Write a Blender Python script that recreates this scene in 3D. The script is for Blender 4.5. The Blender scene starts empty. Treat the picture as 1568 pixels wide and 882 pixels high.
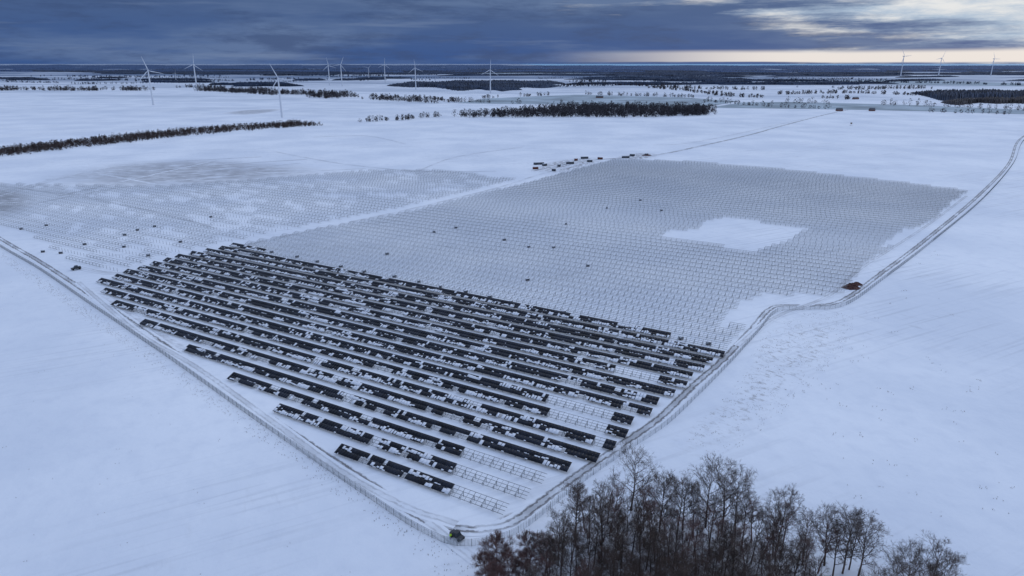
import bpy, math, random
import numpy as np
from mathutils import Vector, Matrix
random.seed(7); np.random.seed(7)
scene=bpy.context.scene
H=110.0; F=1045.0; PITCH=math.radians(18.2)
cp,sp=math.cos(PITCH),math.sin(PITCH)
HOR=441-F*math.tan(PITCH)
# survey control: ground coordinates (metres) from the aerial survey sightings
def G(u,v):
    x=u-784; q=441-v
    ry=F*cp+q*sp; rz=-F*sp+q*cp
    t=-H/rz
    return (x*t, ry*t)
def P(l): return [G(*p) for p in l]

# ---------------- materials ----------------
def new_mat(name):
    m=bpy.data.materials.new(name); m.use_nodes=True
    nt=m.node_tree; b=nt.nodes['Principled BSDF']; b.inputs['Roughness'].default_value=.8
    b.inputs['Specular IOR Level'].default_value=.15
    return m,nt,b
def math_n(nt,op,a,b=None,c=None,clamp=False):
    n=nt.nodes.new('ShaderNodeMath'); n.operation=op; n.use_clamp=clamp
    for i,x in enumerate((a,b,c)):
        if x is None: continue
        if isinstance(x,(int,float)): n.inputs[i].default_value=x
        else: nt.links.new(x,n.inputs[i])
    return n.outputs[0]
def mapr(nt,x,a,b,c=0.,d=1.,smooth=True):
    n=nt.nodes.new('ShaderNodeMapRange')
    if smooth: n.interpolation_type='SMOOTHSTEP'
    nt.links.new(x,n.inputs[0])
    for i,v in enumerate((a,b,c,d)): n.inputs[i+1].default_value=v
    return n.outputs[0]
def mixc(nt,f,a,b):
    n=nt.nodes.new('ShaderNodeMix'); n.data_type='RGBA'
    for s,x in ((n.inputs[0],f),(n.inputs[6],a),(n.inputs[7],b)):
        if isinstance(x,(int,float)): s.default_value=x
        elif isinstance(x,tuple): s.default_value=(*x,1) if len(x)==3 else x
        else: nt.links.new(x,s)
    return n.outputs[2]
def noise(nt,scale,detail=3,vec=None,stretch=None,rough=.5,rot=0):
    if vec is None:
        g=nt.nodes.new('ShaderNodeNewGeometry'); vec=g.outputs['Position']
    if rot:
        mp=nt.nodes.new('ShaderNodeMapping'); nt.links.new(vec,mp.inputs[0]); vec=mp.outputs[0]
        mp.inputs['Rotation'].default_value=(0,0,rot)
    if stretch:
        mp=nt.nodes.new('ShaderNodeMapping'); nt.links.new(vec,mp.inputs[0]); vec=mp.outputs[0]
        mp.inputs['Scale'].default_value=stretch
    n=nt.nodes.new('ShaderNodeTexNoise'); nt.links.new(vec,n.inputs['Vector'])
    n.inputs['Scale'].default_value=scale; n.inputs['Detail'].default_value=detail; n.inputs['Roughness'].default_value=rough
    return n.outputs['Fac']
def snow_nodes(nt,b):
    n1=noise(nt,.012,4); n2=noise(nt,.15,4)
    c=mixc(nt,mapr(nt,n1,.3,.7),(.67,.715,.78),(.81,.84,.875))
    c=mixc(nt,mapr(nt,n2,.45,.75,0,.35),c,(.62,.665,.74))
    m=noise(nt,.008,2)
    fur=noise(nt,.5,2,rot=math.radians(62),stretch=(1,.035,1))
    c=mixc(nt,math_n(nt,'MULTIPLY',mapr(nt,fur,.5,.68,0,.38),mapr(nt,m,.38,.60)),c,(.48,.51,.56))
    s=noise(nt,.30,5,rot=math.radians(-28),stretch=(1,.25,1),rough=.6)
    f=math_n(nt,'MULTIPLY',mapr(nt,s,.56,.76,0,.5),mapr(nt,m,.46,.66))
    c=mixc(nt,f,c,(.42,.43,.45))
    bp=nt.nodes.new('ShaderNodeBump'); bp.inputs['Distance'].default_value=.9; bp.inputs['Strength'].default_value=.5
    nt.links.new(n2,bp.inputs['Height']); nt.links.new(bp.outputs[0],b.inputs['Normal'])
    return c
def simple(name,col,rough=.8,metal=0,var=.25,sc=.6,spec=.2):
    m,nt,b=new_mat(name)
    n=noise(nt,sc,3)
    c=mixc(nt,mapr(nt,n,.3,.7),tuple(x*(1-var) for x in col),tuple(min(1,x*(1+var)) for x in col))
    nt.links.new(c,b.inputs['Base Color']); b.inputs['Roughness'].default_value=rough; b.inputs['Metallic'].default_value=metal
    b.inputs['Specular IOR Level'].default_value=spec
    return m
m_ground,nt,b=new_mat('snow_ground_mat')
c=snow_nodes(nt,b)
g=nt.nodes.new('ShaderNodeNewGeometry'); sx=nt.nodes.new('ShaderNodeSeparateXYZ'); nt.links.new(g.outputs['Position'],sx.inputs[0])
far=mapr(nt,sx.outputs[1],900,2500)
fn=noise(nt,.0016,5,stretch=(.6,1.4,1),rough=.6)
c=mixc(nt,math_n(nt,'MULTIPLY',far,mapr(nt,fn,.45,.64,0.1,.6)),c,(.36,.42,.50))  # thin snow patches, plus blue distance haze put into the ground colour
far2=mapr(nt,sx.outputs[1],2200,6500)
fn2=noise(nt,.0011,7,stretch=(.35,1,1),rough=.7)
c=mixc(nt,math_n(nt,'MULTIPLY',far2,mapr(nt,fn2,.42,.53,.3,.97)),c,(.10,.15,.24))  # farther out, more painted blue haze, in darker patches
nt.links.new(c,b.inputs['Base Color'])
def blend_mat(name,col1,col2,amount=1,nscale=.3,lo=.35,hi=.6,stretch=None,rot=0):
    m,nt,b=new_mat(name); c=snow_nodes(nt,b)
    uv=nt.nodes.new('ShaderNodeUVMap'); s=nt.nodes.new('ShaderNodeSeparateXYZ'); nt.links.new(uv.outputs[0],s.inputs[0])
    edge=mapr(nt,s.outputs[0],.0,.6)
    n=noise(nt,nscale,6,stretch=stretch,rot=rot,rough=.65)
    f=math_n(nt,'MULTIPLY',edge,mapr(nt,n,lo,hi,0,amount))
    d=mixc(nt,noise(nt,nscale*3,3),col1,col2)
    nt.links.new(mixc(nt,f,c,d),b.inputs['Base Color']); return m
m_dirtpatch=blend_mat('thin_snow_soil',(.25,.25,.26),(.40,.41,.44),.85,.10,.25,.6,(.5,1,1),math.radians(-12))
m_mud=blend_mat('mud_mat',(.10,.085,.08),(.20,.175,.16),.9,.25,.42,.6)
m_litter_shade=blend_mat('leaf_litter_shade_mat',(.09,.072,.062),(.22,.19,.175),.9,.4,.28,.58)  # leaf litter, with shade under the trees painted into the colour
m_weeds=blend_mat('weedy_snow_mat',(.24,.23,.22),(.40,.39,.39),.7,.45,.50,.68,(1,.6,1),math.radians(-50))
m_tramp=blend_mat('trampled_snow_mat',(.40,.41,.44),(.52,.53,.56),.8,.5,.38,.6,(.3,1,1),math.radians(30))
def track_mat(name,strength,lo,hi,base=.3):
    m,nt,b=new_mat(name); c=snow_nodes(nt,b)
    uv=nt.nodes.new('ShaderNodeUVMap'); s=nt.nodes.new('ShaderNodeSeparateXYZ'); nt.links.new(uv.outputs[0],s.inputs[0])
    a=math_n(nt,'ABSOLUTE',s.outputs[0])
    n=noise(nt,.35,5,rough=.65); n2=noise(nt,.06,3)
    wob=math_n(nt,'ADD',a,math_n(nt,'MULTIPLY',math_n(nt,'SUBTRACT',n,.5),.9))
    r=math_n(nt,'ABSOLUTE',math_n(nt,'SUBTRACT',wob,.38))
    rut=mapr(nt,r,.06,.24,1,0)
    mix2=math_n(nt,'ADD',math_n(nt,'MULTIPLY',n,.5),math_n(nt,'MULTIPLY',n2,.5))
    f=math_n(nt,'MULTIPLY',rut,mapr(nt,mix2,lo,hi,base,1))
    mid=mapr(nt,wob,.35,.75,.55,0)
    f=math_n(nt,'MULTIPLY',math_n(nt,'MAXIMUM',f,math_n(nt,'MULTIPLY',mid,mapr(nt,n2,.38,.58))),strength)
    f=math_n(nt,'MULTIPLY',f,mapr(nt,a,.7,1,1,0))
    nt.links.new(mixc(nt,f,c,mixc(nt,n,(.07,.068,.07),(.22,.215,.22))),b.inputs['Base Color']); return m
m_track=track_mat('dirt_track_mat',.95,.34,.54)
m_track2=track_mat('faint_track_mat',.45,.38,.58,.25)
m_steel=simple('galvanised_steel_mat',(.25,.27,.29),.55,.25,.25,.8,.4)
m_panel=simple('solar_glass_mat',(.012,.015,.023),.4,0,.5,.25,.16)
m_snow=simple('panel_snow_mat',(.70,.735,.79),.8,0,.08,1.5)
m_bark=simple('bark_mat',(.092,.068,.057),.9,0,.4,.4)
m_bark2=simple('birch_twig_mat',(.14,.082,.072),.9,0,.35,.5)
m_hedge=simple('hedge_twig_mat',(.048,.045,.052),.95,0,.4,.1)
m_brush=simple('brushwood_mat',(.060,.044,.041),.95,0,.5,.15)
m_far=simple('woodland_far_mat',(.026,.041,.073),1,0,.35,.004)  # bluish base colour: aerial haze painted into the far trees
m_far2=simple('woodland_farthest_mat',(.042,.078,.16),1,0,.15,.001)  # bluer still, stronger haze painted into the colour
m_green=simple('winter_crop_mat',(.31,.37,.41),1,0,.28,.009)
m_sea,nt,b=new_mat('sea_water_mat'); b.inputs['Roughness'].default_value=.55
nt.links.new(mixc(nt,noise(nt,.0006,3),(.16,.34,.50),(.24,.45,.60)),b.inputs['Base Color'])  # diffuse teal stands in for the sky reflected on the water
m_white=simple('turbine_white_mat',(.62,.66,.72),.5,0,.03)
m_black=simple('rubber_mat',(.02,.02,.02),.8)
m_car=simple('dark_paint_mat',(.02,.022,.025),.35,0,.2,1,.5)
m_glass=simple('window_glass_mat',(.03,.04,.05),.1,0,.1,1,.6)
m_red=simple('container_red_mat',(.15,.05,.035),.6); m_grey=simple('container_grey_mat',(.09,.10,.12),.6)
m_wood=simple('timber_mat',(.16,.11,.07),.9); m_soil=simple('soil_mat',(.09,.048,.042),1,0,.5,.8)
m_grass=simple('dry_grass_mat',(.24,.21,.18),1,0,.4,.3)
m_brick=simple('farm_brick_mat',(.2,.1,.08),.9)

# ---------------- mesh helpers ----------------
def link(o): scene.collection.objects.link(o); return o
def mesh_obj(name,v,f,mats,mi=None,parent=None,smooth=False):
    me=bpy.data.meshes.new(name); me.from_pydata([tuple(x) for x in v],[],[tuple(x) for x in f])
    for m in (mats if isinstance(mats,(list,tuple)) else [mats]): me.materials.append(m)
    if mi is not None: me.polygons.foreach_set('material_index',mi)
    if smooth: me.polygons.foreach_set('use_smooth',[True]*len(me.polygons))
    me.update(); o=bpy.data.objects.new(name,me); link(o)
    if parent: o.parent=parent
    return o
class Boxes:
    def __init__(s): s.o=[];s.a=[];s.b=[];s.c=[];s.m=[]
    def add(s,o,a,b,c,m=0): s.o.append(o);s.a.append(a);s.b.append(b);s.c.append(c);s.m.append(m)
    def bar(s,p,q,w,side,m=0,h=None):
        p=np.array(p,float);q=np.array(q,float);a=q-p;side=np.array(side,float)
        n=np.cross(a,side);n/=np.linalg.norm(n)+1e-9;h=h or w
        s.add(p-side*w/2-n*h/2,a,side*w,n*h,m)
    def build(s,name,mats,parent=None):
        o=np.array(s.o,float);a=np.array(s.a,float);b=np.array(s.b,float);c=np.array(s.c,float);n=len(o)
        V=np.stack([o,o+a,o+a+b,o+b,o+c,o+a+c,o+a+b+c,o+b+c],1).reshape(-1,3)
        T=np.array([[0,3,2,1],[4,5,6,7],[0,1,5,4],[1,2,6,5],[2,3,7,6],[3,0,4,7]])
        Fa=(np.arange(n)[:,None,None]*8+T[None]).reshape(-1,4)
        me=bpy.data.meshes.new(name); me.vertices.add(len(V)); me.vertices.foreach_set('co',V.ravel())
        me.loops.add(Fa.size); me.loops.foreach_set('vertex_index',Fa.ravel().astype(np.int32))
        me.polygons.add(len(Fa)); me.polygons.foreach_set('loop_start',np.arange(0,Fa.size,4,dtype=np.int32))
        for m in mats: me.materials.append(m)
        me.polygons.foreach_set('material_index',np.repeat(np.array(s.m,dtype=np.int32),6))
        me.update(calc_edges=True); ob=bpy.data.objects.new(name,me); link(ob)
        if parent: ob.parent=parent
        return ob
def inpoly(x,y,poly):
    r=False;j=len(poly)-1
    for i in range(len(poly)):
        xi,yi=poly[i];xj,yj=poly[j]
        if (yi>y)!=(yj>y) and x<(xj-xi)*(y-yi)/(yj-yi)+xi: r=not r
        j=i
    return r
def smooth_line(pts,step=4.):
    out=[]; n=len(pts)
    for i in range(n-1):
        p0=np.array(pts[max(i-1,0)]);p1=np.array(pts[i]);p2=np.array(pts[i+1]);p3=np.array(pts[min(i+2,n-1)])
        L=np.linalg.norm(p2-p1);k=max(2,int(L/step))
        for t in np.arange(k)/k:
            out.append(.5*((2*p1)+(-p0+p2)*t+(2*p0-5*p1+4*p2-p3)*t*t+(-p0+3*p1-3*p2+p3)*t**3))
    out.append(np.array(pts[-1],float)); return out
ZL=[.06]
def ribbon(name,px,width,mat,step=4.):
    ZL[0]+=.005; z=ZL[0]
    L=smooth_line(P(px),step); v=[];f=[];uv=[]
    d=0
    for i,p in enumerate(L):
        t=L[min(i+1,len(L)-1)]-L[max(i-1,0)];t/=np.linalg.norm(t)+1e-9;n=np.array([-t[1],t[0]])
        if i: d+=np.linalg.norm(p-L[i-1])
        v+= [(*(p-n*width/2),z),(*(p+n*width/2),z)]; uv+=[(-1,d),(1,d)]
        if i: k=2*i; f.append((k-2,k,k+1,k-1))
    o=mesh_obj(name,v,f,mat); l=o.data.uv_layers.new(name='UVMap')
    for lp in o.data.loops: l.data[lp.index].uv=uv[lp.vertex_index]
    return o
ZP=[.004]
def patch(name,px,mat):
    ZP[0]+=.004; z=ZP[0]
    pts=P(px)
    L=smooth_line(pts+[pts[0]],8)[:-1]
    c=sum(L)/len(L); v=[(*c,z)]+[(*p,z) for p in L]; n=len(L)
    f=[(0,i+1,(i+1)%n+1) for i in range(n)]
    o=mesh_obj(name,v,f,mat); l=o.data.uv_layers.new(name='UVMap')
    for lp in o.data.loops: l.data[lp.index].uv=(1,0) if lp.vertex_index==0 else (0,0)
    return o

# ---------------- ground ----------------
S=250000
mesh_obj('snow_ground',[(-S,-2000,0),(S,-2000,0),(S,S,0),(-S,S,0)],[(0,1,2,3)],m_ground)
y0=G(784,101.8)[1]
mesh_obj('sea',[(2000,y0*1.2,1),(S,y0*.95,1),(S,S-10,1),(2000,S-10,1)],[(0,1,2,3)],m_sea)

ribbon('perimeter_track',[(-60,325),(0,365),(60,400),(140,452),(250,528),(400,632),(560,738),(640,790),(690,808),(745,810),(790,797),(860,745),(950,682),(1010,640),(1060,592),(1110,548),(1150,505),(1185,470),(1240,468),(1290,460),(1350,418),(1420,365),(1500,298),(1545,250),(1560,215),(1590,195)],5.2,m_track,2.5)
ribbon('field_edge_track',[(655,799),(700,835),(735,862),(770,900)],4,m_track2)
ribbon('inner_track',[(120,432),(150,458),(215,512),(300,562),(420,648),(520,720),(620,775),(700,802)],4,m_track2)
ribbon('inner_track',[(115,408),(180,418),(260,402),(340,384),(460,356),(620,322),(760,288),(830,266),(890,250)],6,m_track2)
ribbon('site_road',[(815,262),(900,246),(1000,238),(1080,222),(1150,206),(1200,192),(1262,176),(1300,168)],8,m_track,10)
ribbon('inner_track',[(1130,530),(1165,500),(1200,480),(1270,452),(1320,410),(1420,345),(1480,300)],4,m_track2)
for a in [[(20,290),(150,262),(300,262),(460,250)],[(60,310),(200,285),(380,268),(560,258)],[(130,262),(200,275),(330,300)],[(420,232),(520,250),(640,262),(760,262)],[(0,285),(120,300),(260,330),(330,350)],[(0,300),(180,255),(400,240)],[(640,262),(700,240),(800,225)],[(1000,222),(1080,215),(1230,182)],[(480,210),(560,208),(620,220)],[(70,275),(220,262),(340,252),(470,244)],[(90,300),(260,262),(330,246)]]:
    ribbon('tractor_track',a,4,m_track2,8)
patch('bare_field',[(40,272),(150,250),(300,241),(440,248),(530,262),(420,282),(260,290),(100,290)],m_dirtpatch)
patch('bare_field',[(-100,310),(0,285),(60,300),(40,330),(-60,340)],m_dirtpatch)
patch('bare_field',[(330,174),(370,168),(440,166),(420,172),(370,177)],m_dirtpatch)
patch('muddy_ground',[(800,262),(840,247),(900,240),(930,244),(900,256),(850,268)],m_mud)
patch('muddy_ground',[(930,243),(980,233),(1015,237),(985,245)],m_mud)
patch('muddy_ground',[(745,800),(790,780),(815,790),(790,805)],m_mud)
patch('muddy_ground',[(280,400),(320,384),(345,388),(325,404)],m_mud)
patch('muddy_ground',[(130,440),(160,440),(240,500),(330,560),(300,562),(190,500)],m_tramp)
patch('leaf_litter_shade',[(800,900),(860,812),(960,775),(1110,795),(1210,840),(1280,885),(1300,1000),(1000,1150),(760,1100)],m_litter_shade)  # litter and painted tree shade on the forest floor
patch('weedy_slope',[(1000,690),(1120,600),(1170,510),(1230,480),(1300,480),(1290,530),(1200,610),(1130,680),(1030,730)],m_weeds)

# ---------------- solar farm ----------------
vp=np.array([-1100-784, F/cp]); vp/=np.linalg.norm(vp)
D=np.array([-vp[0],-vp[1],0.]); N=np.array([vp[1],-vp[0],0.])
if N[1]<0: N=-N
Z=np.array([0,0,1.])
O=np.array([*G(555,712),0.])
PITCHR=8.5; BAY=3.42; MOD=1.14; TILT=math.radians(22); TL=1.8; LT=2*TL
polyP=P([(362,377),(250,400),(140,436),(168,466),(215,500),(275,536),(345,582),(435,645),(548,722),(690,772),(760,792),(835,742),(912,718),(978,648),(1108,544),(930,494),(760,462),(600,430),(430,396)])
polyF=[P([(700,680),(760,712),(845,742),(760,800),(692,778),(690,742)]),P([(842,612),(945,640),(922,692),(836,645)]),P([(945,572),(1010,585),(1000,600),(940,588)]),P([(560,668),(690,700),(690,712),(560,684)])]
polyA=P([(362,377),(430,396),(600,430),(760,462),(930,494),(1108,544),(1135,505),(1175,455),(1285,455),(1330,405),(1395,362),(1420,345),(1455,315),(1480,294),(1380,281),(1200,261),(1060,249),(940,245),(800,283),(620,327),(460,358)])
holes=[P([(1075,342),(1110,336),(1238,351),(1215,368),(1160,388),(1072,376),(1015,368),(1020,356),(1070,354)]),P([(1130,470),(1170,452),(1190,462),(1140,500),(1105,505)]),P([(1385,352),(1420,350),(1390,372),(1340,385)])]
polyL=P([(-200,300),(0,283),(250,287),(420,274),(560,262),(680,262),(790,276),(610,320),(455,350),(350,373),(240,396),(170,424),(100,398),(30,352),(-200,330)])
allp=np.array(polyP+polyA+polyL)-O[:2]
kmin=int((allp@N[:2]).min()/PITCHR)-1;kmax=int((allp@N[:2]).max()/PITCHR)+1
smin=(allp@D[:2]).min();smax=(allp@D[:2]).max()
def chain(n,probs,stay):
    s=[];cur=random.choices(range(len(probs)),probs)[0]
    for i in range(n):
        if random.random()>stay: cur=random.choices(range(len(probs)),probs)[0]
        s.append(cur)
    return s
ct,st=math.cos(TILT),math.sin(TILT)
SL=N*ct+Z*st
NR=-N*st+Z*ct
for k in range(kmin,kmax+1):
    row=Boxes(); hasP=False; hasAny=False
    nn=int((smax-smin)/BAY)+2
    if k<=1: pl=[.42,.50,.08]; pu=[.60,.34,.06]
    elif k<=5: pl=[.46,.42,.12]; pu=[.84,.12,.04]
    else:
        jit=random.uniform(-.10,.14); pl=[.52-jit,.42+jit,.06]; pu=[.85,.12,.03]
    low=chain(nn*3,pl,.58); up=chain(nn*3,pu,.58)
    off=random.uniform(0,BAY); run=None
    def flush(r,row):
        if r is None: return
        s0,s1,mode=r
        if mode=='post': return
        w=.12 if mode=='farsteel' else .10
        for fr in ((.04,.35,.65,.96) if mode!='lite' else (.04,.5,.94)):
            base=O+N*(k*PITCHR)+Z*.85+SL*(fr*LT-LT/2+1.6)
            row.bar(base+D*s0,base+D*s1,w,SL)
    gap=0
    for i in range(nn):
        s=smin+off+i*BAY
        c=O+N*(k*PITCHR)+D*s
        mode=None; cc=c+D*(BAY/2)
        if inpoly(cc[0],cc[1],polyP):
            mode='frame' if any(inpoly(cc[0],cc[1],q) for q in polyF) else 'panel'
        elif inpoly(cc[0],cc[1],polyA) and not any(inpoly(cc[0],cc[1],q) for q in holes): mode='frame'
        elif inpoly(cc[0],cc[1],polyL):
            if gap>0: gap-=1; mode='post'
            else:
                mode='lite'
                if random.random()<.05: gap=random.randint(1,9)
        far_=c[1]>330
        kind=('farsteel' if far_ else 'steel') if mode in('panel','frame') else mode
        if run and (kind!=run[2]): flush(run,row); run=None
        if mode:
            hasAny=True
            if run is None: run=[s,s+BAY,kind]
            run[1]=s+BAY
            near=c[1]<420
            zc=-LT/2+1.6
            if mode in('post','lite'):
                row.bar(c+N*.9,c+N*.9+Z*2.0,.13,D)
                if mode=='lite': row.bar(c+Z*.85+SL*(zc),c+Z*.85+SL*(zc+LT),.08,D)
            else:
                pw=.10 if far_ else .13
                pt=c+SL*(zc+LT*.72)+Z*.8
                row.bar((pt[0],pt[1],-.1),pt,pw,D)
                pf=c+SL*(zc+LT*.22)+Z*.8
                row.bar((pf[0],pf[1],-.1),pf,pw*.85,D)
                r0=c+Z*.80
                row.bar(r0+SL*zc,r0+SL*(zc+LT),pw*.8,D)
                if near:
                    row.bar((c+D*BAY/2)+Z*.80+SL*zc,(c+D*BAY/2)+Z*.80+SL*(zc+LT),.07,D)
                    row.bar((pf[0],pf[1],.2),pt-Z*.3,.06,D)
            if mode=='panel':
                hasP=True
                for j in range(3):
                    for tier,stt in ((0,low[i*3+j]),(1,up[i*3+j])):
                        if stt==2: continue
                        o=c+D*(j*MOD+.01)+Z*.85+SL*(zc+tier*TL+.015)+NR*.08
                        row.add(o,D*(MOD-.02),SL*(TL-.03),NR*.04,1)
                        if stt==1:
                            fr=random.choice([1,1,.9,.7,.6,.45,.3]); a=random.uniform(0,1-fr)*.5
                            wd=random.choice([1,1,.85,.7])
                            row.add(o+NR*.043+D*(.01+MOD*(1-wd)*random.random())+SL*(TL*a),D*(MOD*wd-.01),SL*(TL-.08)*fr,NR*random.uniform(.04,.09),2)
                        elif random.random()<.22:
                            row.add(o+NR*.043+D*.01,D*MOD*random.uniform(.3,.95),SL*random.uniform(.12,.4),NR*.05,2)
    flush(run,row)
    if hasAny:
        row.build('solar_panel_row' if hasP else 'mounting_frame_row',[m_steel,m_panel,m_snow])

# ---------------- fence ----------------
def fence(name,px,h=2.1,step=3.):
    L=smooth_line(P(px),step); B=Boxes()
    for i,p in enumerate(L):
        q=L[min(i+1,len(L)-1)]
        B.add((p[0]-.06,p[1]-.06,0),(.12,0,0),(0,.12,0),(0,0,h))
        if i<len(L)-1:
            d=np.array([q[0]-p[0],q[1]-p[1],0])
            for z in (.1,.4,.7,1.,1.3,1.6,1.95): B.add((p[0],p[1],z),d,(.04,.04,0),(0,0,.05))
            for tt in (.25,.5,.75):
                m=p+(q-p)*tt
                B.add((m[0]-.015,m[1]-.015,0),(.04,0,0),(0,.04,0),(0,0,h*.95))
    return B.build(name,[m_steel])
fence('perimeter_fence',[(-60,338),(0,378),(60,413),(140,468),(250,543),(400,650),(560,760),(640,812),(700,836),(765,828),(810,805),(880,748),(965,688),(1022,650),(1075,600),(1122,552),(1160,510),(1190,478),(1240,474),(1296,467),(1358,424),(1428,370),(1508,302),(1552,250),(1568,215),(1600,195)])

# ---------------- trees ----------------
def bare_tree_mesh(name,h,seed,mat,spread=.42,trunkr=.2,dens=1.,lowest=.25,kid=(0,7,6,5),nl=16):
    R=random.Random(seed); V=[];Fc=[]
    def seg(p,q,r0,r1,n=4):
        a=(q-p); a.normalize(); s=a.orthogonal().normalized(); t=a.cross(s); b=len(V)
        for i in range(n):
            an=2*math.pi*i/n; V.append(p+(s*math.cos(an)+t*math.sin(an))*r0)
        if r1<=0.004:
            V.append(q)
            for i in range(n): Fc.append((b+i,b+(i+1)%n,b+n))
        else:
            for i in range(n):
                an=2*math.pi*i/n; V.append(q+(s*math.cos(an)+t*math.sin(an))*r1)
            for i in range(n): Fc.append((b+i,b+(i+1)%n,b+n+(i+1)%n,b+n+i))
    def rnd(): return Vector((R.uniform(-1,1),R.uniform(-1,1),R.uniform(-1,1)))
    def branch(p,d,L,r,lev):
        ns=3 if lev<2 else (2 if lev<3 else 1)
        pts=[p.copy()];q=p.copy();dd=d.copy()
        for i in range(ns):
            dd=(dd+rnd()*.18+Vector((0,0,.09))).normalized(); q=q+dd*(L/ns); pts.append(q.copy())
        for i in range(ns):
            seg(pts[i],pts[i+1],r*(1-i/ns*.7),r*(1-(i+1)/ns*.7),4 if lev<2 else 3)
        kids=int(round(kid[lev]*dens)) if lev<4 else 0
        for j in range(kids):
            t=R.uniform(.2,1); f=t*ns; i=min(int(f),ns-1); pp=pts[i].lerp(pts[i+1],f-i)
            ax=rnd().cross(dd).normalized()
            nd=(dd*R.uniform(.55,.9)+ax*R.uniform(.5,.9)+Vector((0,0,.08))).normalized()
            nl_=L*R.uniform(.38,.64)*(1.15-.4*t)
            if lev<3: branch(pp,nd,nl_,max(r*.42,.018),lev+1)
            else: seg(pp,pp+nd*max(nl_,.6),.015,0,3)
    pts=[Vector((0,0,-.2))];d=Vector((0,0,1));q=pts[0].copy();n=7
    for i in range(n):
        d=(d+Vector((R.uniform(-.07,.07),R.uniform(-.07,.07),.1))).normalized(); q=q+d*(h*.88/n); pts.append(q.copy())
    for i in range(n): seg(pts[i],pts[i+1],trunkr*(1-i/n*.85),trunkr*(1-(i+1)/n*.85),6)
    for j in range(nl):
        t=lowest+(1-lowest)*(j+.5)/nl+R.uniform(-.02,.02); t=min(t,.99); f=t*n;i=min(int(f),n-1);pp=pts[i].lerp(pts[i+1],f-i)
        an=j*2.4+R.uniform(-.5,.5); up=.4+.8*t
        nd=Vector((math.cos(an),math.sin(an),up)).normalized()
        rel=(t-lowest)/(1-lowest)
        L=h*spread*(math.sin(math.pi*(.22+.6*rel))**.8)*R.uniform(.75,1.08)
        branch(pp,nd,L,trunkr*.38*(1.1-rel*.6),1)
    me=bpy.data.meshes.new(name); me.from_pydata(V,[],Fc); me.materials.append(mat); me.update(); return me
TM=[bare_tree_mesh('bare_tree',17,11,m_bark,.38,.26),bare_tree_mesh('bare_tree',16,12,m_bark,.36,.22),bare_tree_mesh('bare_tree',15,13,m_bark,.42,.26),
    bare_tree_mesh('bare_tree',17,14,m_bark,.25,.24,.85,.45),bare_tree_mesh('bare_tree',15,15,m_bark2,.25,.22,.85,.45)]
TS=[bare_tree_mesh('birch_tree',9,21,m_bark2,.44,.14,1.1,.12,(0,8,6,5),20),bare_tree_mesh('birch_tree',9,22,m_bark2,.40,.13,1.1,.12,(0,8,6,5),20)]
def put(me,name,xy,s=1,sz=None):
    o=bpy.data.objects.new(name,me); link(o); o.location=(xy[0],xy[1],0); o.rotation_euler=(random.uniform(-.04,.04),random.uniform(-.04,.04),random.uniform(0,6.28)); o.scale=(s,s,sz or s); return o
for u,v,i,s in [(966,782,2,1.1),(1105,815,2,1.2),(1080,808,0,.98),(1125,820,1,1.05),(1190,840,1,1.0),(1196,848,4,.9),(1183,852,0,.8),(1262,866,2,.95),(1290,878,0,.95),(1314,884,2,.92),(1275,882,1,.9),(1252,878,4,.85),(1300,872,1,.9),(1385,930,2,.95),(1414,926,0,.92),(1360,940,1,.9),(1438,940,2,.9),(1400,945,1,.85),(895,812,4,.85),(1010,805,1,.9),(880,830,0,.85),(1335,965,0,.85),(930,800,2,.75),(1045,812,0,.85),(1228,866,0,.8),(1150,832,4,.9)]:
    put(TM[i],'bare_tree',G(u,v),s)
for u,v,i,s in [(762,884,0,1.12),(745,900,1,.95),(778,900,0,.95),(812,872,1,1.),(835,878,0,1.0),(800,895,1,.9),(760,915,1,.9)]:
    put(TS[i],'birch_tree',G(u,v),s)
reg=P([(845,878),(880,836),(960,808),(1060,820),(1140,836),(1225,886),(1255,960),(1200,1120),(820,1120),(800,950)])
xs=[p[0] for p in reg];ys=[p[1] for p in reg];placed=[]
for _ in range(6000):
    x=random.uniform(min(xs),max(xs));y=random.uniform(min(ys),max(ys))
    if inpoly(x,y,reg) and all((x-a)**2+(y-b2)**2>8.0 for a,b2 in placed):
        placed.append((x,y)); s=random.uniform(.58,.97); put(TM[random.choice([1,0,3,3,3,4,4])],'bare_tree',(x,y),s*.9,s)
def twig_cloud(pts,V,Fc,hh,rad,n,size,R=random):
    for (x,y) in pts:
        h=hh*R.uniform(.5,1.2); r=rad*R.uniform(.7,1.2)
        for j in range(n):
            a=R.uniform(0,6.28); zz=R.random(); rr=r*math.sqrt(R.random())*math.sin(math.pi*min(.98,.15+.75*zz))
            px,py,pz=x+rr*math.cos(a),y+rr*math.sin(a),h*(.12+.88*zz)
            b=len(V);s=size*R.uniform(.5,1.2)
            V.append((px+R.uniform(-s,s),py+R.uniform(-s,s),max(0,pz-s*R.uniform(.3,1.))))
            V.append((px+R.uniform(-s,s),py+R.uniform(-s,s),pz+s*R.uniform(-.2,.6)))
            V.append((px+R.uniform(-s,s)*.6,py+R.uniform(-s,s)*.6,pz+s*R.uniform(.3,1.1)))
            Fc.append((b,b+1,b+2))
        b=len(V);w=.02*h+.05
        V+= [(x-w,y,0),(x+w,y,0),(x,y,h*.8)]; Fc.append((b,b+1,b+2))
def treeline(name,px,h,width,spacing,mat,n=40,size=None,gaps=0.,rad=None):
    L=smooth_line(P(px),spacing);pts=[];g=False
    for p in L:
        if random.random()<.08: g=random.random()<gaps
        if g: continue
        pts.append((p[0]+random.gauss(0,width/2),p[1]+random.gauss(0,width/2)))
    V=[];Fc=[]; twig_cloud(pts,V,Fc,h,rad or h*.38,n,size or h*.1)
    return mesh_obj(name,V,Fc,mat)
V=[];Fc=[]
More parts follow.
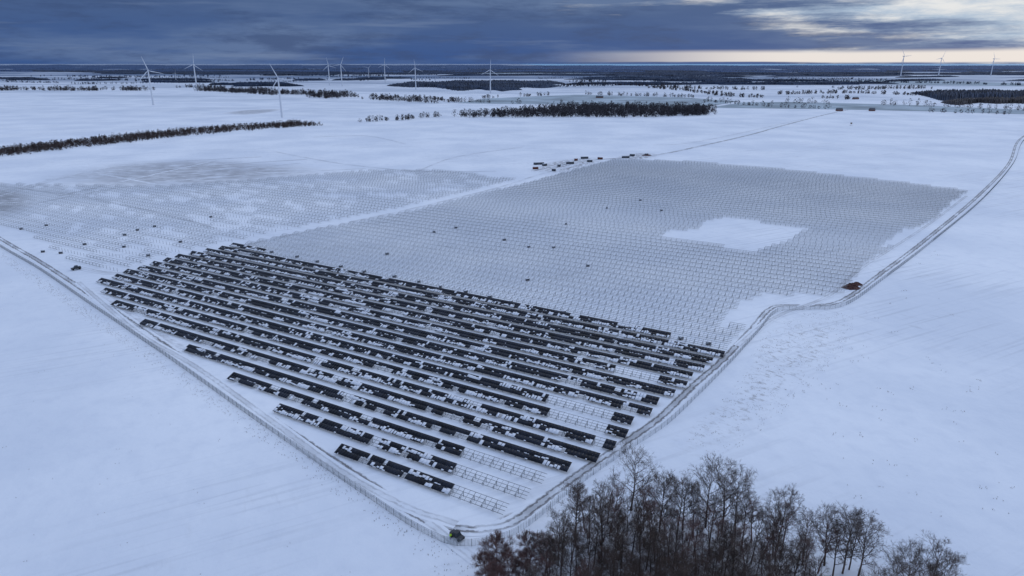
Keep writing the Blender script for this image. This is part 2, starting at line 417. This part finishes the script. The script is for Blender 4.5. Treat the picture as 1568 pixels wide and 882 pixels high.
for x,y in [(random.choice(placed)) for _ in range(90)]:
    x+=random.gauss(0,1.5);y+=random.gauss(0,1.5)
    for j in range(50):
        a=random.uniform(0,6.28);l=random.uniform(.3,1.3);b=len(V);hh=random.uniform(1,4)
        V+=[(x+.03,y,0),(x-.03,y+.03,0),(x+l*math.cos(a),y+l*math.sin(a),hh)];Fc.append((b,b+1,b+2))
mesh_obj('undergrowth',V,Fc,m_bark2)

V=[];Fc=[]
def tufts(poly,n,clump=3,s=.28):
    X=[p[0] for p in poly];Y=[p[1] for p in poly];c=0
    while c<n:
        x=random.uniform(min(X),max(X));y=random.uniform(min(Y),max(Y))
        if not inpoly(x,y,poly): continue
        c+=1
        for q in range(random.randint(1,clump)):
            xx=x+random.gauss(0,.8);yy=y+random.gauss(0,.8)
            for j in range(3):
                b=len(V);a=random.uniform(0,6.28);w=s*.18
                V.extend([(xx-w*math.sin(a),yy+w*math.cos(a),0),(xx+w*math.sin(a),yy-w*math.cos(a),0),(xx+s*math.cos(a),yy+s*math.sin(a),s*random.uniform(.8,1.7))]);Fc.append((b,b+1,b+2))
tufts(P([(1050,680),(1130,590),(1170,510),(1230,480),(1310,480),(1290,540),(1190,640),(1100,700)]),420,4,.24)
tufts(P([(1240,560),(1430,380),(1500,500),(1568,880),(1300,760)]),60,5,.3)
tufts(P([(0,384),(700,845),(760,880),(700,900),(650,850),(0,396)]),900,2,.24)
tufts(P([(0,410),(600,840),(600,1100),(-300,1000)]),60,2,.22)
mesh_obj('dry_grass',V,Fc,m_grass)

for k in range(4):
    o_=k*2.4
    treeline('hedgerow',[(-80,244-o_),(0,239-o_),(60,232-o_),(160,221-o_),(260,210-o_*.9),(360,201-o_*.8),(440,195-o_*.6),(485-k*12,192-o_*.5)],6.5,14,1.0,m_brush,28,.95,.12)
treeline('tree_row',[(560,187),(590,185),(615,184),(640,181),(672,179)],11,8,4,m_hedge,60,1.2,.35)
treeline('tree_row',[(706,179),(760,179),(800,179),(850,179),(900,179),(960,179),(1010,178),(1078,176)],16,22,2.5,m_hedge,60,1.7)
for a in range(7):
    treeline('tree_row',[(750+a*20,177-a*1.6),(850+a*8,177-a*1.8),(960,177-a*1.8),(1078,176-a*1.3)],16,26,3.2,m_hedge,45,1.8)
treeline('tree_row',[(690,156),(760,158),(850,161),(920,165),(1000,167),(1070,167)],14,10,7,m_hedge,50,1.5,.3)
treeline('tree_row',[(740,151),(800,148),(880,145),(960,147),(1040,149),(1130,154)],13,16,9,m_hedge,45,1.8,.45)
treeline('tree_row',[(1080,156),(1130,160),(1200,165),(1300,168),(1420,172),(1568,176)],14,8,12,m_hedge,50,1.6,.4)
treeline('tree_row',[(1205,158),(1300,160),(1420,163),(1568,170)],17,10,11,m_hedge,50,1.6,.25)
treeline('tree_row',[(310,139),(360,142),(430,146),(500,150),(560,152),(640,156),(660,158)],17,30,4,m_hedge,55,2,.3)
treeline('tree_row',[(310,138),(370,141),(430,144),(500,146),(530,149)],18,40,3,m_hedge,55,2.1,.2)
treeline('tree_row',[(-20,139),(60,138),(120,139),(180,138),(215,139)],18,50,2.5,m_hedge,55,2.2,.2)
treeline('tree_row',[(225,138),(290,134),(360,135),(430,143)],16,30,7,m_hedge,55,2,.4)
treeline('tree_row',[(560,152),(600,150),(650,152),(700,157)],13,20,8,m_hedge,50,1.9,.3)
treeline('tree_row',[(1000,135),(1060,140),(1120,148),(1200,150),(1300,152)],13,30,9,m_hedge,50,2.2,.4)
treeline('tree_row',[(860,132),(960,131),(1060,136),(1200,138),(1330,137),(1420,136)],15,30,9,m_hedge,50,2.4,.3)
treeline('tree_row',[(1200,145),(1300,143),(1420,147)],14,24,8,m_hedge,50,2.2,.3)
treeline('tree_row',[(880,126),(1000,124),(1150,128),(1330,126),(1568,131)],15,40,10,m_far,36,3,.25)
treeline('tree_row',[(0,124),(130,122),(300,126),(420,122),(560,124)],15,40,14,m_far,34,3,.45)
treeline('tree_row',[(60,117),(230,118),(400,116),(590,117)],15,60,14,m_far,30,3.5,.35)

def wood(name,u1,u2,vf,vn,h,mat,seed=0,tilt=0.):
    R=np.random.RandomState(seed); nx=int(max(12,(u2-u1)*1.2)); ny=6
    ph=R.uniform(0,6.28,8); V=[];Fc=[]
    for i in range(nx+1):
        t=i/nx;u=u1+(u2-u1)*t
        env=math.sin(math.pi*t)**.55 if 0<t<1 else 0
        w=env*(.62+.22*math.sin(t*9+ph[0])+.16*math.sin(t*23+ph[1])+R.uniform(-.08,.08))
        w=max(w,.03)
        sh=.2*math.sin(t*5+ph[2])+.12*math.sin(t*17+ph[3])
        mid=(vf+vn)/2+(vn-vf)*.5*sh+tilt*(t-.5); hw=(vn-vf)/2*w
        for j in range(ny+1):
            s=j/ny; v=max(mid+hw*(2*s-1),HOR+.8); x,y=G(u,v)
            hh=h*min(1,env*1.5)*R.uniform(.5,1.0) if 0<j<ny and 0<i<nx else 0
            V.append((x,y,hh-.3))
    for i in range(nx):
        for j in range(ny):
            a=i*(ny+1)+j; Fc.append((a,a+1,a+ny+2,a+ny+1))
    return mesh_obj(name,V,Fc,mat)
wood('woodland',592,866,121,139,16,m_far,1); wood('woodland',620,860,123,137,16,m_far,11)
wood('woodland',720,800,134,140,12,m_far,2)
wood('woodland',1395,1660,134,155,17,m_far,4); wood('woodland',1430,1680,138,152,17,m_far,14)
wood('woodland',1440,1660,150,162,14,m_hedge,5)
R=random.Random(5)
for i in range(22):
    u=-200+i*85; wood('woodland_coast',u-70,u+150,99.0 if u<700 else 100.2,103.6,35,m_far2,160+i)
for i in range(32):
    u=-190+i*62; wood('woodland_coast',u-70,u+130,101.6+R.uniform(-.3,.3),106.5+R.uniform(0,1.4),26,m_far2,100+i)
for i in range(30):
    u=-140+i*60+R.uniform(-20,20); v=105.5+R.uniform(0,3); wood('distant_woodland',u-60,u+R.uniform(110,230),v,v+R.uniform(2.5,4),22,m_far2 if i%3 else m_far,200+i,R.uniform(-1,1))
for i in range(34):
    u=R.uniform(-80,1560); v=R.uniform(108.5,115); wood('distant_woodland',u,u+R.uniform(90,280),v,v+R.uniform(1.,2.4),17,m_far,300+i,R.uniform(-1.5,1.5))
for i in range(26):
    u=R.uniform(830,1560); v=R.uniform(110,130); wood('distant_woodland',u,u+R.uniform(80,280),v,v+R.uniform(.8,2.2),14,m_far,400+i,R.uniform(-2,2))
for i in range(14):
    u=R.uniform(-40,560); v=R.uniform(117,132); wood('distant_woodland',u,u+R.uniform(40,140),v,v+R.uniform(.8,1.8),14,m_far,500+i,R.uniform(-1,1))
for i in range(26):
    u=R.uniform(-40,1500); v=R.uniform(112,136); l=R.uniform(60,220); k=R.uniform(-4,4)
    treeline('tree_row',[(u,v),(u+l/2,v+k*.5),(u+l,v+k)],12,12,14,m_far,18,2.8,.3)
def field(px,z=.3,mat=None):
    pts=P(px); return mesh_obj('crop_field',[(*p,z) for p in pts],[tuple(range(len(pts)))],mat or m_green)
field([(700,158),(742,151),(880,145),(1040,149),(1130,155),(1072,166),(920,164),(850,160)])
field([(1085,165),(1135,157),(1205,156),(1400,161),(1568,168),(1640,174),(1568,175),(1400,170),(1250,167)],.25)
field([(1180,124),(1400,122),(1568,128),(1568,132),(1380,130)],.4)
field([(560,110.5),(700,109),(900,111),(880,114),(640,114)],.6)

# ---------------- wind turbines ----------------
def turbine(u,vb,vh,yaw,rot,bl=.55):
    x,y=G(u,vb)
    q=441-vh; ry=F*cp+q*sp; rz=-F*sp+q*cp; hub=H+rz*(y/ry)
    e=bpy.data.objects.new('wind_turbine',None); link(e); e.location=(x,y,0)
    n=16;V=[];Fc=[];r0=hub*.028;r1=hub*.016
    for i in range(n):
        a=2*math.pi*i/n; V+=[(r0*math.cos(a),r0*math.sin(a),0),(r1*math.cos(a),r1*math.sin(a),hub)]
    for i in range(n): j=(i+1)%n; Fc.append((2*i,2*j,2*j+1,2*i+1))
    mesh_obj('tower',V,Fc,m_white,parent=e,smooth=True)
    B=Boxes(); L=hub*.10; wv=hub*.035
    B.add((-wv/2,-L*.35,hub-wv/2),(wv,0,0),(0,L,0),(0,0,wv)); o=B.build('nacelle',[m_white],e); o.rotation_euler=(0,0,yaw)
    V=[];Fc=[]; bm=hub*bl
    for k in range(3):
        a=rot+k*2*math.pi/3; d=Vector((math.sin(a),0,math.cos(a))); s=Vector((math.cos(a),0,-math.sin(a)))
        prof=[(.0,.014),(.08,.016),(.2,.038),(.5,.026),(.8,.017),(1,.006)]
        b=len(V)
        for t,w in prof:
            c=d*bm*t; w=w*bm*1.6
            for p in (c-s*w*.3,c+Vector((0,-w*.25,0)),c+s*w*.7,c+Vector((0,w*.2,0))): V.append(p+Vector((0,-L*.45,hub)))
        for i in range(len(prof)-1):
            for j in range(4): Fc.append((b+i*4+j,b+i*4+(j+1)%4,b+i*4+4+(j+1)%4,b+i*4+4+j))
        Fc.append((b+20,b+21,b+22,b+23))
    b=len(V)
    for i in range(8):
        a=i*math.pi/4; V.append(Vector((wv*.45*math.cos(a),-L*.33,hub+wv*.45*math.sin(a))))
    V.append(Vector((0,-L*.6,hub)))
    for i in range(8): Fc.append((b+i,b+(i+1)%8,b+8))
    o=mesh_obj('rotor',V,Fc,m_white,parent=e); o.rotation_euler=(0,0,yaw)
for t in [(235,161,108,.5,-.3,.42),(432,180,120,.3,-.45,.42),(302,139,99,.2,.1,.4),(505,131,100,.4,-.2,.4),(524,132,99,.3,.4,.4),(590,127,99,.3,.1,.4),(637,138,104,.2,-.1,.4),(751,143,107,.1,.05,.45),(1379,117,86,.3,-.6,.45),(1437,116,89,.2,.35,.45),(1517,116,90,.3,-.5,.45),(565,122,104,.2,.8,.4),(270,125,112,.3,.2,.4)]:
    turbine(*t)

# ---------------- vehicles & site things ----------------
def cyl(B_V,B_F,c,r,w,axis_angle,n=14):
    b=len(B_V);ax=Vector((math.cos(axis_angle),math.sin(axis_angle),0));s=Vector((-ax.y,ax.x,0))
    for sd in (-.5,.5):
        for i in range(n):
            a=2*math.pi*i/n; B_V.append(Vector(c)+ax*w*sd+s*r*math.cos(a)+Vector((0,0,r*math.sin(a))))
    for i in range(n): B_F.append((b+i,b+(i+1)%n,b+n+(i+1)%n,b+n+i))
    B_F.append(tuple(b+i for i in range(n)));B_F.append(tuple(b+n+i for i in reversed(range(n))))
def prism(name,prof,w,mat,parent,x0=0):
    n=len(prof);V=[(x0-w/2,y,z) for y,z in prof]+[(x0+w/2,y,z) for y,z in prof]
    Fc=[(i,(i+1)%n,n+(i+1)%n,n+i) for i in range(n)]+[tuple(reversed(range(n))),tuple(range(n,2*n))]
    o=mesh_obj(name,V,Fc,mat,parent=parent); bv=o.modifiers.new('b','BEVEL');bv.width=.05;bv.segments=2; return o
def vehicle(name,xy,rz,body,cab,roof,s=1.):
    e=bpy.data.objects.new(name,None);link(e);e.location=(*xy,0.08);e.rotation_euler=(0,0,rz);e.scale=(s,s,s)
    prism('body',[(-2.1,.5),(-2.1,1.0),(-1.2,1.1),(-.9,1.15),(2.0,1.15),(2.1,.9),(2.1,.5)],1.75,body,e)
    prism('cab',[(-1.0,1.14),(-.5,1.85),(.8,1.9),(1.1,1.14)],1.55,cab,e)
    prism('roof',[(-.6,1.86),(-.5,1.97),(.8,2.0),(.9,1.9)],1.6,roof,e)
    prism('cargo_bed',[(1.15,1.14),(1.15,1.4),(2.08,1.4),(2.08,1.14)],1.7,body,e)
    V=[];Fc=[]
    for sx_ in (-.85,.85):
        for yy in (-1.35,1.35): cyl(V,Fc,(sx_,yy,.42),.42,.3,0)
    mesh_obj('wheels',V,Fc,m_black,parent=e)
    prism('bumper',[(-2.22,.5),(-2.22,.75),(-2.08,.75),(-2.08,.5)],1.6,m_black,e)
    return e
vehicle('utility_vehicle',G(700,824),math.radians(50),m_car,m_glass,m_car,.9)
def worker(xy,rz):
    me=bpy.data.meshes.new('worker')
    J=[(0,0,.95,.16),(0,0,1.2,.17),(0,0,1.42,.15),(0,0,1.52,.07),(0,-.02,1.66,.115),
       (-.12,0,.88,.11),(-.14,-.04,.48,.075),(-.14,0,.08,.05),(-.14,-.14,.05,.05),
       (.12,0,.88,.11),(.15,.05,.48,.075),(.16,.1,.08,.05),(.16,-.04,.05,.05),
       (-.2,0,1.42,.075),(-.27,-.05,1.15,.055),(-.22,-.25,1.0,.045),(.2,0,1.42,.075),(.28,-.02,1.15,.055),(.24,-.2,1.0,.045)]
    E=[(0,1),(1,2),(2,3),(3,4),(0,5),(5,6),(6,7),(7,8),(0,9),(9,10),(10,11),(11,12),(2,13),(13,14),(14,15),(2,16),(16,17),(17,18)]
    me.from_pydata([j[:3] for j in J],E,[]); o=bpy.data.objects.new('worker',me);link(o)
    me.materials.append(m_hiv)
    o.modifiers.new('s','SKIN')
    for i,j in enumerate(J): me.skin_vertices[0].data[i].radius=(j[3],j[3])
    me.skin_vertices[0].data[0].use_root=True
    o.modifiers.new('u','SUBSURF').levels=1
    o.location=(*xy,.08);o.rotation_euler=(0,0,rz)
m_hiv,nt,b=new_mat('hi_vis_clothing_mat')
tc=nt.nodes.new('ShaderNodeTexCoord');s_=nt.nodes.new('ShaderNodeSeparateXYZ');nt.links.new(tc.outputs['Object'],s_.inputs[0])
cc_=mixc(nt,math_n(nt,'GREATER_THAN',s_.outputs[2],.85),(.03,.03,.05),(.50,.80,.05))
nt.links.new(mixc(nt,math_n(nt,'GREATER_THAN',s_.outputs[2],1.56),cc_,(.35,.2,.15)),b.inputs['Base Color'])
worker(G(690,826),.4)
vehicle('parked_car',G(117,413),math.radians(-50),m_car,m_glass,m_car,1.15)
def container(xy,rz,mat,L=6.,name='site_container'):
    e=bpy.data.objects.new(name,None);link(e);e.location=(*xy,.05);e.rotation_euler=(0,0,rz)
    B=Boxes();B.add((-L/2,-1.2,0),(L,0,0),(0,2.4,0),(0,0,2.5),0)
    k=-L/2+.2
    while k<L/2-.2:
        B.add((k,-1.26,.15),(.15,0,0),(0,.055,0),(0,0,2.2),0);k+=.35
    B.build('shell',[mat],e)
    B=Boxes();B.add((-L/2-.05,-1.25,2.503),(L+.1,0,0),(0,2.5,0),(0,0,.12));B.build('roof_snow',[m_snow],e)
    B=Boxes();B.add((L/2+.003,-.5,.1),(.04,0,0),(0,1,0),(0,0,2.1));B.build('door',[m_grey],e)
for u,v,r,m,L in [(820,259,.2,m_red,6),(834,254,.8,m_grey,6),(848,262,-.3,m_grey,4),(873,251,.3,m_grey,9),(882,246,.9,m_red,4),(903,248,.1,m_grey,6),(919,244,-.4,m_red,6),(958,242,.2,m_grey,9),(968,239,.1,m_grey,6),(856,255,1.2,m_grey,5),(825,252,.3,m_grey,12),(895,243,.2,m_grey,9),(990,238,1,m_grey,5)]:
    container(G(u,v),r,m,L)
def pallet(xy,rz,name='pallet_stack'):
    B=Boxes();R0=Matrix.Rotation(rz,3,'Z')
    def bx(x,y,z,a,b,c,m):
        o=R0@Vector((x,y,z));A=R0@Vector((a,0,0));Bv=R0@Vector((0,b,0));B.add((o.x+xy[0],o.y+xy[1],o.z),tuple(A),tuple(Bv),(0,0,c),m)
    for i in range(3): bx(-.95,-.55+i*.45,0,1.9,.1,.12,0)
    bx(-1,-.55,.122,2,1.1,.04,0); bx(-.97,-.52,.165,1.94,1.04,1.1,1); bx(-1,-.55,1.268,2,1.1,.09,2)
    B.build(name,[m_wood,m_grey,m_snow])
for i in range(19):
    t=i/18; u=415+t*665; v=(394+ (535-394)*t**1.03)-7; pallet(G(u+random.uniform(-5,5),v),random.uniform(0,1.5))
for i in range(12): pallet(G(random.uniform(30,330),random.uniform(330,395)),random.uniform(0,1.5))
for i in range(14): pallet(G(random.uniform(500,1080),random.uniform(300,430)),random.uniform(0,1.5))
def mound(u,v,r,h):
    x0,y0=G(u,v);V=[(x0,y0,h)];Fc=[];n=28
    for k in range(1,5):
        for i in range(n):
            a=2*math.pi*i/n;rr=r*k/4*random.uniform(.85,1.15);z=h*math.cos(k/4*math.pi/2)*random.uniform(.75,1.15) if k<4 else -.05
            V.append((x0+rr*math.cos(a),y0+rr*math.sin(a)*.8,z))
    for i in range(n): Fc.append((0,1+i,1+(i+1)%n))
    for k in range(3):
        for i in range(n): a=1+k*n+i;b=1+k*n+(i+1)%n;Fc.append((a,a+n,b+n,b))
    mesh_obj('soil_mound',V,Fc,m_soil)
mound(1303,441,4.6,2.6);mound(1312,436,3,1.5);mound(990,238,7,1.5)
e=bpy.data.objects.new('hunting_stand',None);link(e);e.location=(*G(1303,193),0)
B=Boxes()
for a,b_ in((-1,-1),(1,-1),(1,1),(-1,1)): B.bar((a*1.4,b_*1.4,0),(a*.9,b_*.9,4),.15,(1,0,0))
B.build('legs',[m_wood],e)
B=Boxes();B.add((-1.2,-1.2,4),(2.4,0,0),(0,2.4,0),(0,0,2.1));B.add((-1.4,-1.4,6.103),(2.8,0,0),(0,2.8,0),(0,0,.15));B.build('cabin',[m_wood],e)
def house(u,v,L,W,h,rz):
    e=bpy.data.objects.new('farm_house',None);link(e);e.location=(*G(u,v),0);e.rotation_euler=(0,0,rz)
    B=Boxes();B.add((-L/2,-W/2,0),(L,0,0),(0,W,0),(0,0,h));B.build('walls',[m_brick],e)
    rh=W*.45;V=[(-L/2-.4,-W/2-.4,h+.01),(L/2+.4,-W/2-.4,h+.01),(L/2+.4,W/2+.4,h+.01),(-L/2-.4,W/2+.4,h+.01),(-L/2-.4,0,h+rh),(L/2+.4,0,h+rh)]
    mesh_obj('roof',V,[(0,1,5,4),(2,3,4,5),(0,4,3),(1,2,5),(0,3,2,1)],m_grey,parent=e)
    B=Boxes()
    for i in range(4): B.add((-L/2+L*(i+.5)/4-.6,-W/2-.05,1.2),(1.2,0,0),(0,.047,0),(0,0,1.3))
    B.build('windows',[m_glass],e)
for u,v,L in [(918,150,24),(480,147,20),(505,148,14),(128,137,16),(1310,152,20),(1285,170,14),(1335,170,12)]: house(u,v,L,9,3.5,random.uniform(-.4,.4))

# ---------------- sky / light ----------------
w=bpy.data.worlds.new('World');scene.world=w;w.use_nodes=True;nt=w.node_tree
for n in list(nt.nodes): nt.nodes.remove(n)
out=nt.nodes.new('ShaderNodeOutputWorld')
sky=nt.nodes.new('ShaderNodeTexSky');sky.sky_type='NISHITA';sky.sun_disc=False;sky.sun_elevation=math.radians(28);sky.sun_rotation=math.radians(50)
bs=nt.nodes.new('ShaderNodeBackground');nt.links.new(sky.outputs[0],bs.inputs[0]);bs.inputs[1].default_value=.07
tc=nt.nodes.new('ShaderNodeTexCoord');vec=tc.outputs['Generated'];s=nt.nodes.new('ShaderNodeSeparateXYZ');nt.links.new(vec,s.inputs[0])
x,y,z=s.outputs
az=math_n(nt,'ARCTAN2',x,y)
cl=noise(nt,2.6,5,vec,(1,1,8),.55)
cl2=noise(nt,6,7,vec,(1,1,6),.66)
cl3=noise(nt,3.0,6,vec,(1,1,18),.60)
base=mixc(nt,mapr(nt,z,.0,.095),(.030,.088,.27),(.060,.11,.25))
c1=mixc(nt,mapr(nt,cl,.44,.66,0,.7),base,(.13,.20,.36))
c1=mixc(nt,mapr(nt,cl2,.46,.64,0,.7),c1,(.035,.072,.19))
c1=mixc(nt,mapr(nt,cl3,.55,.72,0,.35),c1,(.21,.28,.43))
zz=math_n(nt,'MULTIPLY',z,3.2)
r=math_n(nt,'ADD',math_n(nt,'ADD',az,zz),math_n(nt,'MULTIPLY',math_n(nt,'SUBTRACT',cl3,.5),1.3))
r=math_n(nt,'ADD',r,math_n(nt,'MULTIPLY',math_n(nt,'SUBTRACT',cl2,.5),.9))
opening=mapr(nt,r,.42,.86)
pale=mixc(nt,mapr(nt,cl2,.40,.64),(.38,.50,.66),(.78,.79,.80))
c2=mixc(nt,opening,c1,pale)
zb=math_n(nt,'ADD',z,math_n(nt,'MULTIPLY',math_n(nt,'SUBTRACT',cl,.5),.006))
strip=math_n(nt,'MULTIPLY',mapr(nt,zb,.001,.003),mapr(nt,zb,.012,.019,1,0))
strip=math_n(nt,'MULTIPLY',strip,mapr(nt,az,.02,.38))
c2=mixc(nt,strip,c2,(.82,.77,.74))
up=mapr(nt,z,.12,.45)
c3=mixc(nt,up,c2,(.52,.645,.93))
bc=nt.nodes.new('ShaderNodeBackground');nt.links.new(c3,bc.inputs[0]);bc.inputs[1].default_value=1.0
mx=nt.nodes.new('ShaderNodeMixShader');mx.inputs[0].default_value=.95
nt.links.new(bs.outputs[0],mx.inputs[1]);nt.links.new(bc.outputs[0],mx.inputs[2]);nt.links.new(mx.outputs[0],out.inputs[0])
sl=bpy.data.lights.new('sun','SUN');sl.energy=.5;sl.angle=math.radians(25);sl.color=(1,.97,.94)
so=bpy.data.objects.new('sun',sl);link(so);so.rotation_euler=(math.radians(62),0,math.radians(180-50))

cam=bpy.data.cameras.new('camera');co=bpy.data.objects.new('camera',cam);link(co)
cam.sensor_width=36;cam.lens=36*F/1568;cam.clip_end=600000;cam.clip_start=1
co.location=(0,0,H);co.rotation_euler=(math.radians(90)-PITCH,0,0)
scene.camera=co
scene.view_settings.view_transform='Standard';scene.view_settings.look='None';scene.view_settings.exposure=0
